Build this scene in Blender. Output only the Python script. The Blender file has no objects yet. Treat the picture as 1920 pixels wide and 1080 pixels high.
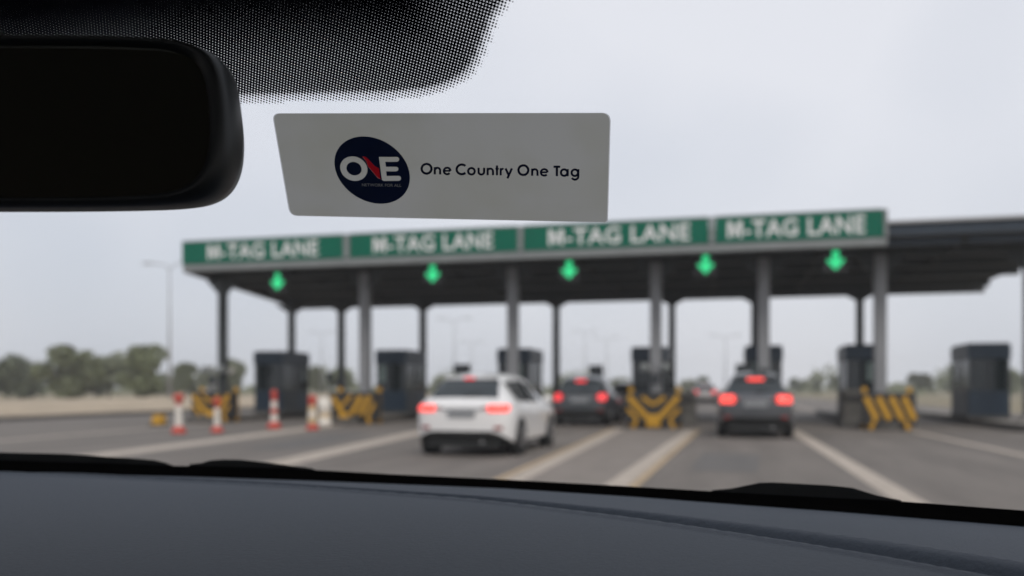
import bpy, bmesh, math, random
from mathutils import Vector, Matrix
from mathutils.bvhtree import BVHTree
R = math.radians
random.seed(7)
sc = bpy.context.scene
COL = sc.collection

# ------------------------------------------------------------------ camera
EYE = 1.25                 # eye height above the road, metres
FPX = 1627.0               # focal length in photo pixels (1920 wide)
YAW = R(14.1)              # the camera looks a little left of the lane
HZ = 728.0                 # horizon row in the photograph
cam = bpy.data.cameras.new('camera'); camo = bpy.data.objects.new('camera', cam)
COL.objects.link(camo); sc.camera = camo
camo.location = (0, 0, EYE); camo.rotation_euler = (R(90), 0, YAW)
cam.sensor_width = 36.0; cam.lens = FPX/1920*36
cam.shift_y = (HZ-540)/1920
cam.clip_start = 0.02; cam.clip_end = 6000
cam.dof.use_dof = True; cam.dof.focus_distance = 0.46; cam.dof.aperture_fstop = 6.4
cam.dof.aperture_blades = 0

# ------------------------------------------------------------------ sky, sun, exposure
SUN_EL, SUN_AZ = R(42), R(150)          # azimuth clockwise from +Y (behind right of the view)
w = bpy.data.worlds.new('World'); sc.world = w; w.use_nodes = True
nt = w.node_tree; nt.nodes.clear()
out = nt.nodes.new('ShaderNodeOutputWorld'); bg = nt.nodes.new('ShaderNodeBackground')
sky = nt.nodes.new('ShaderNodeTexSky'); sky.sky_type = 'NISHITA'; sky.sun_disc = False
sky.sun_elevation = SUN_EL; sky.sun_rotation = SUN_AZ
sky.air_density = 1.0; sky.dust_density = 6.0; sky.ozone_density = 1.0
mixw = nt.nodes.new('ShaderNodeMix'); mixw.data_type = 'RGBA'
tcw = nt.nodes.new('ShaderNodeTexCoord'); nzw = nt.nodes.new('ShaderNodeTexNoise')
nzw.inputs['Scale'].default_value = 1.6; nzw.inputs['Detail'].default_value = 3
rpw = nt.nodes.new('ShaderNodeValToRGB')      # soft, even cloud layer
rpw.color_ramp.elements[0].position = 0.36; rpw.color_ramp.elements[0].color = (5.2, 5.5, 6.15, 1)
rpw.color_ramp.elements[1].position = 0.66; rpw.color_ramp.elements[1].color = (7.1, 7.15, 7.55, 1)
nt.links.new(tcw.outputs['Generated'], nzw.inputs['Vector'])
nt.links.new(nzw.outputs['Fac'], rpw.inputs['Fac'])
mixw.inputs[0].default_value = 0.86
nt.links.new(sky.outputs[0], mixw.inputs[6]); nt.links.new(rpw.outputs[0], mixw.inputs[7])
nt.links.new(mixw.outputs[2], bg.inputs[0]); bg.inputs[1].default_value = 0.128
nt.links.new(bg.outputs[0], out.inputs[0])
sun = bpy.data.lights.new('sun', 'SUN'); suno = bpy.data.objects.new('sun', sun); COL.objects.link(suno)
sun.energy = 1.35; sun.angle = R(22); sun.color = (1.0, 0.95, 0.88)
sd = Vector((math.sin(SUN_AZ)*math.cos(SUN_EL), math.cos(SUN_AZ)*math.cos(SUN_EL), math.sin(SUN_EL)))
suno.rotation_euler = sd.to_track_quat('Z', 'Y').to_euler(); suno.location = sd*60
sc.view_settings.view_transform = 'Standard'; sc.view_settings.look = 'None'
sc.view_settings.exposure = 0.0; sc.view_settings.gamma = 1.0
sc.render.engine = 'CYCLES'
sc.cycles.use_denoising = True
sc.cycles.max_bounces = 8; sc.cycles.volume_bounces = 1; sc.cycles.transparent_max_bounces = 24

# ------------------------------------------------------------------ photo pixels to directions
FWD = Vector((-math.sin(YAW), math.cos(YAW), 0)); RGT = Vector((math.cos(YAW), math.sin(YAW), 0))
EYEP = Vector((0, 0, EYE))
def ray(u, v): return FWD + RGT*((u-960)/FPX) + Vector((0, 0, (HZ-v)/FPX))
def at_y(u, v, Y):                # on the upright plane y = Y
    d = ray(u, v); return EYEP + d*(Y/d.y)
def on_ground(u, v, z=0.0):
    d = ray(u, v); return EYEP + d*((z-EYE)/d.z)
def x_at(u, Y):
    d = ray(u, HZ); return d.x/d.y*Y

# ------------------------------------------------------------------ materials
MATS = {}
def mat(name, col, rough=0.6, metal=0.0, var=0.0, scale=8.0, bump=0.0, coat=0.0, emit=0.0, spec=0.5, ecol=None, streak=None):
    if name in MATS: return MATS[name]
    m = bpy.data.materials.new(name); m.use_nodes = True; n = m.node_tree; b = n.nodes['Principled BSDF']
    b.inputs['Base Color'].default_value = (*col, 1); b.inputs['Roughness'].default_value = rough
    b.inputs['Metallic'].default_value = metal; b.inputs['Coat Weight'].default_value = coat
    b.inputs['Specular IOR Level'].default_value = spec
    if emit:
        b.inputs['Emission Color'].default_value = (*(ecol or col), 1); b.inputs['Emission Strength'].default_value = emit
    if var or bump:
        tc = n.nodes.new('ShaderNodeTexCoord'); nz = n.nodes.new('ShaderNodeTexNoise')
        nz.inputs['Scale'].default_value = scale; nz.inputs['Detail'].default_value = 5; nz.inputs['Roughness'].default_value = 0.65
        src = tc.outputs['Object']
        if streak:
            mp = n.nodes.new('ShaderNodeMapping'); mp.inputs['Scale'].default_value = streak
            n.links.new(src, mp.inputs['Vector']); src = mp.outputs['Vector']
        n.links.new(src, nz.inputs['Vector'])
        if var:
            rp = n.nodes.new('ShaderNodeValToRGB')
            rp.color_ramp.elements[0].position = 0.28; rp.color_ramp.elements[1].position = 0.72
            rp.color_ramp.elements[0].color = (*[c*(1-var) for c in col], 1)
            rp.color_ramp.elements[1].color = (*[min(1, c*(1+var)) for c in col], 1)
            n.links.new(nz.outputs['Fac'], rp.inputs['Fac']); n.links.new(rp.outputs[0], b.inputs['Base Color'])
        if bump:
            bp = n.nodes.new('ShaderNodeBump'); bp.inputs['Strength'].default_value = bump
            bp.inputs['Distance'].default_value = 0.02
            n.links.new(nz.outputs['Fac'], bp.inputs['Height']); n.links.new(bp.outputs[0], b.inputs['Normal'])
    MATS[name] = m; return m

def glass_mat(name, tint, refl=0.06):
    m = bpy.data.materials.new(name); m.use_nodes = True; n = m.node_tree; n.nodes.clear()
    o = n.nodes.new('ShaderNodeOutputMaterial'); t = n.nodes.new('ShaderNodeBsdfTransparent'); g = n.nodes.new('ShaderNodeBsdfGlossy')
    t.inputs[0].default_value = (*tint, 1); g.inputs['Roughness'].default_value = 0.02
    mx = n.nodes.new('ShaderNodeMixShader'); lw = n.nodes.new('ShaderNodeLayerWeight'); lw.inputs[0].default_value = .5
    pw = n.nodes.new('ShaderNodeMath'); pw.operation = 'POWER'; pw.inputs[1].default_value = 5
    ma = n.nodes.new('ShaderNodeMath'); ma.operation = 'MULTIPLY_ADD'; ma.inputs[1].default_value = .6; ma.inputs[2].default_value = refl
    n.links.new(lw.outputs['Facing'], pw.inputs[0]); n.links.new(pw.outputs[0], ma.inputs[0])
    n.links.new(ma.outputs[0], mx.inputs[0]); n.links.new(t.outputs[0], mx.inputs[1]); n.links.new(g.outputs[0], mx.inputs[2])
    n.links.new(mx.outputs[0], o.inputs[0]); MATS[name] = m; return m

# ------------------------------------------------------------------ mesh helpers
class MB:
    def __init__(s): s.v = []; s.f = []
    def add(s, vs, fs):
        k = len(s.v); s.v += [tuple(p) for p in vs]; s.f += [tuple(i+k for i in f) for f in fs]; return s
    def box(s, x0, x1, y0, y1, z0, z1):
        return s.add([(x0,y0,z0),(x1,y0,z0),(x1,y1,z0),(x0,y1,z0),(x0,y0,z1),(x1,y0,z1),(x1,y1,z1),(x0,y1,z1)],
            [(3,2,1,0),(4,5,6,7),(0,1,5,4),(1,2,6,5),(2,3,7,6),(3,0,4,7)])
    def bar(s, a, b, wd, ht=None):
        a, b = Vector(a), Vector(b); ht = ht or wd; d = (b-a).normalized()
        up = Vector((0,0,1)) if abs(d.z) < .95 else Vector((0,1,0))
        x = d.cross(up).normalized()*wd/2; y = x.cross(d).normalized()*ht/2
        return s.add([a-x-y,a+x-y,a+x+y,a-x+y,b-x-y,b+x-y,b+x+y,b-x+y],
            [(3,2,1,0),(4,5,6,7),(0,1,5,4),(1,2,6,5),(2,3,7,6),(3,0,4,7)])
    def tube(s, pts, rad, n=10, cap=True):
        pts = [Vector(p) for p in pts]; rs = rad if isinstance(rad, (list, tuple)) else [rad]*len(pts)
        vs = []; fs = []; m = len(pts)
        for i, p in enumerate(pts):
            d = (pts[min(i+1,m-1)]-pts[max(i-1,0)]).normalized()
            up = Vector((0,0,1)) if abs(d.z) < .9 else Vector((0,1,0))
            x = d.cross(up).normalized(); y = x.cross(d).normalized()
            for k in range(n):
                a = 2*math.pi*k/n; vs.append(p+(x*math.cos(a)+y*math.sin(a))*rs[i])
        for i in range(m-1):
            for k in range(n):
                k2 = (k+1) % n; fs.append((i*n+k, i*n+k2, (i+1)*n+k2, (i+1)*n+k))
        if cap: fs.append(tuple(range(n))[::-1]); fs.append(tuple(range((m-1)*n, m*n)))
        return s.add(vs, fs)
    def lathe(s, prof, c=(0,0,0), n=16, axis='z'):
        vs = []; fs = []; m = len(prof)
        for r_, h in prof:
            for k in range(n):
                a = 2*math.pi*k/n
                p = (r_*math.cos(a), r_*math.sin(a), h) if axis == 'z' else (h, r_*math.cos(a), r_*math.sin(a))
                vs.append((p[0]+c[0], p[1]+c[1], p[2]+c[2]))
        for i in range(m-1):
            for k in range(n):
                k2 = (k+1) % n; fs.append((i*n+k, i*n+k2, (i+1)*n+k2, (i+1)*n+k))
        fs.append(tuple(range(n))[::-1]); fs.append(tuple(range((m-1)*n, m*n)))
        return s.add(vs, fs)
    def prism(s, poly, d):            # poly: list of 3d points, d: extrusion vector
        n = len(poly); d = Vector(d); a = [Vector(p) for p in poly]; b = [p+d for p in a]
        return s.add(a+b, [tuple(range(n))[::-1], tuple(range(n, 2*n))]+[(i,(i+1)%n,n+(i+1)%n,n+i) for i in range(n)])
    def grid(s, rows):                # rows of points -> sheet
        m, n = len(rows), len(rows[0])
        return s.add([p for r_ in rows for p in r_],
            [(i*n+j, i*n+j+1, (i+1)*n+j+1, (i+1)*n+j) for i in range(m-1) for j in range(n-1)])
    def mesh(s, name):
        me = bpy.data.meshes.new(name); me.from_pydata(s.v, [], s.f); me.update(); return me
    def build(s, name, m, parent=None, smooth=False, bevel=0.0, fix=True):
        me = s.mesh(name)
        if fix:
            bm = bmesh.new(); bm.from_mesh(me); bmesh.ops.recalc_face_normals(bm, faces=bm.faces); bm.to_mesh(me); bm.free()
        o = bpy.data.objects.new(name, me); COL.objects.link(o)
        if m: me.materials.append(MATS[m] if isinstance(m, str) else m)
        if parent: o.parent = parent
        if smooth:
            for p in me.polygons: p.use_smooth = True
        if bevel:
            b = o.modifiers.new('bevel', 'BEVEL'); b.width = bevel; b.segments = 2; b.limit_method = 'ANGLE'
        return o
def tag(o, label=None, cat=None, group=None, kind=None):
    if label: o['label'] = label
    if cat: o['category'] = cat
    if group: o['group'] = group
    if kind: o['kind'] = kind
    return o
def thing(name, label, cat, loc=(0,0,0), rz=0.0, group=None):
    o = bpy.data.objects.new(name, None); COL.objects.link(o); o.empty_display_size = 0.2
    o.location = loc; o.rotation_euler = (0,0,rz); return tag(o, label, cat, group)
def copy_tree(o, parent=None):
    c = o.copy(); COL.objects.link(c)
    if parent: c.parent = parent
    for ch in list(o.children): copy_tree(ch, c)
    return c

# base colours
mat('asphalt', (.157,.138,.121), .9, var=.27, scale=1.1, bump=.2, streak=(1,.14,1))
mat('concrete', (.27,.25,.225), .9, var=.2, scale=2.5, bump=.2)
mat('gore', (.215,.187,.163), .9, var=.2, scale=1.8, bump=.2)
mat('drygrass', (.22,.185,.115), 1, var=.35, scale=.25, bump=.4)
mat('sand', (.40,.325,.235), 1, var=.25, scale=.6, bump=.4)
mat('linepaint', (.43,.37,.31), .8, var=.22, scale=4)
mat('yellowpaint', (.40,.30,.19), .8, var=.25, scale=4)
mat('steel', (.23,.235,.245), .45, metal=.15, var=.12, scale=1.5, streak=(1,1,.2))
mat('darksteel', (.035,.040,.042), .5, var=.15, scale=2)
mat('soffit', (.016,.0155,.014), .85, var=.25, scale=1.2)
mat('trim', (.20,.215,.215), .5, var=.12, scale=2)
mat('navy', (.009,.024,.044), .45, var=.12, scale=2)
mat('slate', (.020,.025,.030), .5, var=.15, scale=2)
mat('roofsheet', (.3,.3,.3), .6, var=.1, scale=.5)
mat('signgreen', (.0005,.112,.068), .5, var=.08, scale=1.2, spec=.15)
mat('signwhite', (.70,.70,.70), .5, spec=.2)
mat('black', (.008,.008,.009), .5)
mat('rubber', (.012,.012,.012), .85)
mat('kerb', (.085,.08,.072), .9, var=.3, scale=3)
mat('yellow', (.50,.265,.012), .55, var=.15, scale=6)
mat('barrierdark', (.022,.021,.02), .6)
mat('red', (.48,.055,.035), .5, var=.12, scale=9)
mat('white', (.70,.66,.60), .5, var=.12, scale=9)
mat('cream', (.55,.42,.25), .6, var=.2, scale=6)
mat('arrow', (.02,.35,.13), .4, emit=.92, ecol=(.03,.72,.27))
mat('lampred', (.5,.02,.015), .25, coat=.5, emit=1.75, ecol=(1.0,.075,.055))
mat('lampred_dim', (.4,.02,.02), .25, coat=.5, emit=1.1, ecol=(1.0,.05,.06))
mat('lampred_off', (.25,.02,.018), .25, coat=.5)
mat('plate', (.5,.5,.48), .5)
mat('plate_grey', (.22,.23,.24), .5)
mat('chrome', (.6,.6,.6), .2, metal=1)
mat('carglass', (.012,.016,.018), .06, spec=.5)
mat('rearglass', (.028,.036,.04), .08, spec=.6)
mat('boothglass', (.012,.018,.02), .1, spec=.6)
mat('boothsheen', (.15,.20,.19), .3, var=.3, scale=3)  # pale teal sky reflection of the booth panes, painted as a colour
mat('bark', (.09,.07,.05), .95, var=.3, scale=5)
mat('leaf_a', (.13,.15,.075), .8, var=.4, scale=.9)
mat('leaf_b', (.14,.155,.09), .8, var=.4, scale=.9)
mat('leaf_c', (.11,.13,.08), .8, var=.4, scale=.9)
mat('paint_white', (.74,.735,.73), .3, coat=.8)
mat('paint_grey', (.075,.08,.088), .3, coat=.8, metal=.3)
mat('paint_dark', (.06,.07,.078), .3, coat=.8, metal=.3)
mat('paint_silver', (.42,.40,.39), .3, coat=.7, metal=.4)
mat('underbody', (.012,.013,.013), .8)
mat('rim', (.35,.35,.36), .35, metal=.7)

# ================================================================== SETTING
def sheet(name, pts, z, m, parent=None, kind='structure'):
    o = MB().add([(p[0], p[1], z) for p in pts], [tuple(range(len(pts)))]).build(name, m, parent)
    if kind and not parent: o['kind'] = kind
    return o
# ground with a low uneven berm
gr = []
for j in range(70):
    y = -40 + j*j*.33
    row = []
    for i in range(-40, 41):
        x = math.copysign(abs(i)**1.9*.75, i)
        row.append((x, y, -.02))
    gr.append(row)
ground = MB().grid(gr).build('ground', 'drygrass'); ground['kind'] = 'structure'
road = sheet('road', [(-27,-40),(14,-40),(14,70),(9,120),(9,1300),(-8,1300),(-8,120),(-27,64)], 0, 'asphalt')
# raised verge left of the plaza, its kerb and the dry bank behind
vg = []
for k in range(60):
    y = -30 + k*2.2
    row = []
    for q, (dx, z) in enumerate([(-27,0.0),(-27.02,.14),(-27.3,.15),(-29,.17),(-33,.45),(-40,.55),(-55,.3),(-75,-.1)]):
        row.append((dx-(0 if q < 3 else random.uniform(-.2,.2)), y, z+(0 if q < 3 else random.uniform(-.05,.07))))
    vg.append(row)
verge = MB().grid(vg).build('verge', 'sand'); verge['kind'] = 'structure'
kb = MB()
k0 = kb.box(-27.15,-26.9,-30,96,-.01,.16).build('kerb', 'kerb', verge, bevel=.02)

def line(name, p, q, wd, m, z=.004):
    a, b = Vector((p[0],p[1],0)), Vector((q[0],q[1],0)); n = (b-a).cross(Vector((0,0,1))).normalized()*wd/2
    return sheet(name, [a-n, b-n, b+n, a+n], z, m, road)
g = lambda u, v: on_ground(u, v)
# gore in front of the middle island, bounded by two lines
line('lane_line', (-1.55, 4), (-1.12, 26.5), .30, 'linepaint', .008)
line('lane_line', (-1.32, 4), (-.89, 26.5), .13, 'yellowpaint', .012)
line('lane_line', (-2.62, 4), (-3.25, 26.5), .30, 'linepaint', .008)
line('lane_line', (-2.85, 4), (-3.48, 26.5), .13, 'yellowpaint', .012)
sheet('gore_patch', [(-2.5,4),(-1.67,4),(-1.24,26.4),(-3.13,26.4)], .004, 'gore', road)
line('lane_line', (1.98, 2), (1.80, 27), .32, 'linepaint')
line('lane_line', (-6.6, 8), (-9.0, 27), .62, 'linepaint')
line('lane_line', (-10.6, 8), (-13.0, 27), .75, 'linepaint')
line('lane_line', (-16.2, 8), (-17.6, 27), .3, 'linepaint')
line('lane_line', (5.6, 2), (5.1, 27), .22, 'linepaint')
line('lane_line', (-.5, 50), (-.5, 900), .2, 'linepaint')
line('lane_line', (4.5, 50), (4.5, 900), .2, 'linepaint')
line('lane_line', (-5.5, 50), (-5.5, 900), .2, 'linepaint')
# tar repairs in the lanes
sheet('tar_patch', [(-.6,13.5),(.4,13.4),(.55,17),(-.5,17.2)], .0035, mat('tar', (.125,.117,.11), .9, var=.2, scale=2), road)
sheet('tar_patch', [(-9.8,16),(-8.7,16.2),(-9.4,22),(-10.6,21.6)], .0035, 'tar', road)

# ================================================================== TOLL CANOPY
ISL = [-18.8, -13.1, -7.8, -2.6, 1.13, 4.55, 8.6]
Z0, Z1, Z2 = 5.54, 5.80, 6.60         # trim bottom, sign bottom, sign top
YF, YB = 28.0, 41.0
cn = thing('toll_canopy', 'long flat toll plaza canopy with dark underside on grey columns', 'canopy', (0, YF, 0))
XL = x_at(343, YF); XR = 10.6; XLB = -21.9
def cb(mb, name, m, **k):              # build in world coordinates under the canopy
    mb.v = [(x, y-YF, z) for x, y, z in mb.v]
    return mb.build(name, m, cn, **k)
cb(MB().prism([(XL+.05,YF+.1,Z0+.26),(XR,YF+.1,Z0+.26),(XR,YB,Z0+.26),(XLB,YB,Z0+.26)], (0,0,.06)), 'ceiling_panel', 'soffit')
cb(MB().prism([(XL-.05,YF+.3,6.25),(XR+.1,YF+.3,6.25),(XR+.1,YB+.1,6.2),(XLB-.1,YB+.1,6.2)], (0,0,.08)), 'roof', 'roofsheet')
cb(MB().box(XL, x_at(1664,YF), YF-.02, YF+.22, Z0, Z1-.003), 'fascia_trim', 'trim', bevel=.02)
cb(MB().box(x_at(1664,YF)+.003, XR, YF+.45, YF+.6, Z0+.05, 6.35), 'fascia_panel', 'navy')
cb(MB().prism([(XLB,YB,Z0-.18),(XLB,YB+.15,Z0-.18),(XR,YB+.15,Z0-.18),(XR,YB,Z0-.18)], (0,0,1.0)), 'back_fascia', 'darksteel')
sd_ = MB(); sd_.prism([(XL,YF+.25,Z0),(XL-.14,YF+.25,Z0),(XLB-.14,YB-.01,Z0-.1),(XLB,YB-.01,Z0-.1)], (0,0,.8)); cb(sd_, 'side_fascia', 'darksteel')
for y in (30.5, 33.2, 36.2, 40.0):
    f = (y-YF)/(YB-YF); cb(MB().box(XL+(XLB-XL)*f+.2, XR-.1, y-.12, y+.12, Z0-.02, Z0+.255), 'beam', 'darksteel')
for x in (-16.4,-10.4,-5.0,-.7,2.9,6.8):
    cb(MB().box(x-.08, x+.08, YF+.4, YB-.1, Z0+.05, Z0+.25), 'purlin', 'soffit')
front_u = [418, 685, 962, 1230, 1432, 1650]
for i, u in enumerate(front_u + [None]):
    x = x_at(u, 30.5) if u else 9.2
    hw = .19 if i else .15
    o = cb(MB().box(x-hw, x+hw, 30.5-hw, 30.5+hw, .05, Z0+.1), 'column', 'steel' if i else 'darksteel', bevel=.03)
    for s in (-1, 1): cb(MB().prism([(x+s*hw,30.44,Z0-.02),(x+s*(hw+.55),30.44,Z0-.02),(x+s*hw,30.44,Z0-.6)], (0,.12,0)), 'bracket', 'darksteel')
    cb(MB().box(x-.34,x+.34,30.16,30.84,.18,.30), 'column_base', 'concrete', bevel=.03)
for u in (547, 640, 793, 1043, 1260, 1415, 1612):
    x = x_at(u, 40.0)
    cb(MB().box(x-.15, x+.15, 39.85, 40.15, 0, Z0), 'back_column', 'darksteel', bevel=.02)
    for s in (-1, 1): cb(MB().prism([(x+s*.15,40,Z0-.03),(x+s*.95,40,Z0-.03),(x+s*.15,40,Z0-.5)], (0,.1,0)), 'bracket', 'darksteel')

# ---- lettering helper
def text_mesh(body, offset=0.0, spacing=1.0):
    c = bpy.data.curves.new('lettering', 'FONT'); c.body = body; c.size = 1; c.offset = offset; c.space_character = spacing
    c.resolution_u = 3; c.fill_mode = 'FRONT'
    o = bpy.data.objects.new('lettering', c); COL.objects.link(o)
    dg = bpy.context.evaluated_depsgraph_get(); me = bpy.data.meshes.new_from_object(o.evaluated_get(dg))
    bpy.data.objects.remove(o); bpy.data.curves.remove(c)
    xs = [v.co.x for v in me.vertices]; ys = [v.co.y for v in me.vertices]
    return me, min(xs), max(xs), min(ys), max(ys)
me_t, tx0, tx1, ty0, ty1 = text_mesh('M-TAG LANE', .018, 1.07)
def islands(me):                       # one mesh for each letter
    bm = bmesh.new(); bm.from_mesh(me); bmesh.ops.remove_doubles(bm, verts=bm.verts, dist=1e-5); left = set(bm.faces); outp = []
    while left:
        st_ = [left.pop()]; grp = [st_[0]]
        while st_:
            f = st_.pop()
            for v in f.verts:
                for g_ in v.link_faces:
                    if g_ in left: left.remove(g_); st_.append(g_); grp.append(g_)
        vs = []; mp = {}; fs = []
        for f in grp:
            for v in f.verts:
                if v not in mp: mp[v] = len(vs); vs.append(tuple(v.co))
            fs.append(tuple(mp[v] for v in f.verts))
        me2 = bpy.data.meshes.new('letter'); me2.from_pydata(vs, [], fs); outp.append(me2)
    bm.free(); return outp
letters_t = islands(me_t)
def left_of(me): return min(v.co.x for v in me.vertices)
letters_t.sort(key=left_of); mo = letters_t[0]          # the M gets a bold shape of its own
mx0, mx1 = left_of(mo), max(v.co.x for v in mo.vertices)
mp_ = [(0,0),(0,1),(.28,1),(.5,.40),(.72,1),(1,1),(1,0),(.79,0),(.79,.66),(.59,.10),(.41,.10),(.21,.66),(.21,0)]
mm_ = bpy.data.meshes.new('letter'); mm_.from_pydata([(mx0+(mx1-mx0)*a, ty0+.02+(ty1-ty0-.04)*b, 0) for a, b in mp_], [], [tuple(range(13))[::-1]])
letters_t[0] = mm_
panels = [(343,645,391,598), (657,971,701,925), (982,1329,1029,1294), (1341,1656,1364,1622)]
where = ['leftmost of the four above the lanes', 'second from the left above the white car', 'third from the left under the sticker corner', 'rightmost of the four above the grey car']
for i, (u0, u1, a0, a1) in enumerate(panels):
    X0, X1 = x_at(u0, YF), x_at(u1, YF); cx = (X0+X1)/2
    t = thing('lane_sign', 'green overhead lane sign with white lettering, '+where[i], 'sign', (cx, YF, Z1), 0, 'green signs along the canopy front')
    hx = (X1-X0)/2
    MB().box(-hx, hx, -.05, .1, .004, Z2-Z1).build('panel', 'signgreen', t)
    fr = MB(); fr.box(-hx,hx,-.065,.1,Z2-Z1+.003,Z2-Z1+.05)
    fr.build('top_edge', 'trim', t)
    A0, A1 = x_at(a0, YF)-cx, x_at(a1, YF)-cx
    H = .55
    for me_c in letters_t:
        m2 = me_c.copy()
        for v in m2.vertices:
            fx = (v.co.x-tx0)/(tx1-tx0); fz = (v.co.y-ty0)/(ty1-ty0)
            v.co = (A0+(A1-A0)*fx, -.058, (Z2-Z1)/2-H/2+H*fz)
        m2.materials.clear(); m2.materials.append(MATS['signwhite'])
        o = bpy.data.objects.new('letter', m2); COL.objects.link(o); o.parent = t
for u0, u1 in ((646,656),(972,981),(1330,1340),(1657,1664)):
    cb(MB().box(x_at(u0,YF), x_at(u1,YF), YF-.09, YF+.15, Z1+.002, Z2+.02), 'sign_post', 'trim')

# ---- lane signals: green down arrows under the canopy front
sigs = [(520,528),(811,513),(1067,506),(1323,496),(1567,488)]
ordn = ['leftmost of five', 'second of five from the left', 'middle one of five', 'fourth of five from the left', 'rightmost of five']
for i, (u, v) in enumerate(sigs):
    p = at_y(u, v, YF+.6)
    t = thing('lane_signal', 'lit green down arrow signal under the canopy, '+ordn[i], 'signal', p, 0, 'green arrow signals over the lanes')
    MB().box(-.36,.36,.02,.16,-.38,.36).build('housing', 'black', t, bevel=.02)
    MB().bar((0,.09,.35),(0,.09,Z0+.1-p.z),.06).build('hanger', 'darksteel', t)
    s = .27
    pl = [(0,-1.12),(.95,-.1),(.95,.12),(.36,.12),(.36,1.1),(-.36,1.1),(-.36,.12),(-.95,.12),(-.95,-.1)]
    MB().prism([(x*s,0,z*s) for x, z in pl], (0,.015,0)).build('arrow', 'arrow', t)

# ================================================================== ISLANDS, BOOTHS, BARRIERS
booth_u = [503, 733, 963, 1217, 1432, 1622, None]
bl = ['beside the leftmost canopy column', 'behind the second column from the left', 'rising behind the white car roof', 'behind the large yellow crossed barrier', 'behind the grey car, split by a column', 'near the right hand striped barrier', 'at the far right end of the plaza']
ul = ['leftmost lane divider', 'divider under the second booth from the left', 'divider beyond the white car', 'divider ahead of the painted gore', 'divider hidden behind the grey car', 'divider at the right striped barrier', 'divider at the far right']
for i, X in enumerate(ISL):
    pts = [(-.62,2.0)]+[(-.62*math.cos(a), 2.0-.9*math.sin(a)) for a in [R(q) for q in range(0,181,20)]][1:-1]+[(.62,2.0),(.62,17),(-.62,17)]
    t = thing('traffic_island', 'raised concrete island, '+ul[i], 'island', (X, 26.4, 0), 0, 'islands between toll lanes')
    MB().prism([(x,y,.004) for x,y in pts], (0,0,.2)).build('kerb', 'kerb', t, bevel=.02)
    MB().prism([(x*.82,y*1.0+.12*(1 if y<3 else -1),.206) for x,y in pts], (0,0,.012)).build('paving', 'concrete', t)

def booth(X, label, pale=0):
    t = thing('toll_booth', label, 'booth', (X, 32.0, .21), 0, 'toll booths on the islands')
    W, D = .62, 2.3
    MB().box(-W-.04, W+.04, -.05, D+.05, 0, .12).build('plinth', 'kerb', t)
    MB().box(-W, W, 0, .06, .122, .95).build('front_panel', 'navy', t)
    for s in (-1, 1):
        MB().box(s*W-(.03 if s > 0 else -.03), s*W+(.03 if s>0 else -.03), .063, D-.063, .122, .95).build('side_panel', 'slate', t)
    MB().box(-W, W, D-.06, D, .122, .95).build('back_panel', 'slate', t)
    for sx in (-1, 1):
        for y in (.035, D*.5, D-.035):
            MB().box(sx*(W-.04)-.04, sx*(W-.04)+.04, y-.035, y+.035, .953, 2.02).build('mullion', 'slate', t)
    MB().box(-.035,.035,.0,.06,.953,2.02).build('mullion', 'slate', t)
    for q, (x0, x1) in enumerate(((-W+.083,-.038),(.038,W-.083))):
        MB().box(x0, x1, .02, .035, .953, 2.02).build('window', 'boothglass', t)
        if q == pale: MB().box(x0+.03, x1-.2, .004, .017, 1.3, 1.95).build('pane_reflection', 'boothsheen', t)  # pale panel painted as the reflection in one front pane
    for s in (-1, 1):
        for y0, y1 in ((.075,D*.5-.04),(D*.5+.04,D-.075)):
            MB().box(s*(W-.04)-.006, s*(W-.04)+.006, y0, y1, .953, 2.02).build('window', 'boothglass', t)
        MB().box(s*(W-.04)-.012, s*(W-.04)+.012, D-.5, D-.2, 1.35, 1.9).build('pane_reflection', 'boothsheen', t)  # same painted reflection on the side panes
    MB().box(-W+.083, W-.083, D-.04, D-.025, .953, 2.02).build('window', 'boothglass', t)
    rf = MB(); rf.box(-W-.035, W+.035, -.05, D+.05, 2.023, 2.5); rf.build('roof_fascia', 'navy', t, bevel=.03)
    MB().box(-W-.0, W+.0, -.02, D+.02, 2.503, 2.56).build('roof_cap', 'slate', t, bevel=.02)
    ctr = MB().box(-W-.14, -W-.035, .35, 1.1, .96, 1.0).build('counter', 'trim', t)
    MB().box(W-.02, W+.04, 1.3, 1.9, .14, .90).build('door_panel', 'navy', t)
    MB().box(-.16,.16,.5,.8,.95,1.25).build('monitor', 'black', t)
    MB().lathe([(.02,0),(.2,.02),(.22,.35),(.16,.55),(.07,.62),(.10,.72),(.09,.85),(.02,.9)], (.05,1.3,.75), 12).build('attendant_chair', 'black', t, smooth=True)
    return t
for i, u in enumerate(booth_u):
    booth(x_at(u, 32.0) if u else 8.4, 'dark navy glazed toll booth, '+bl[i], i % 3 - 1 if i != 1 else 0)

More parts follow.
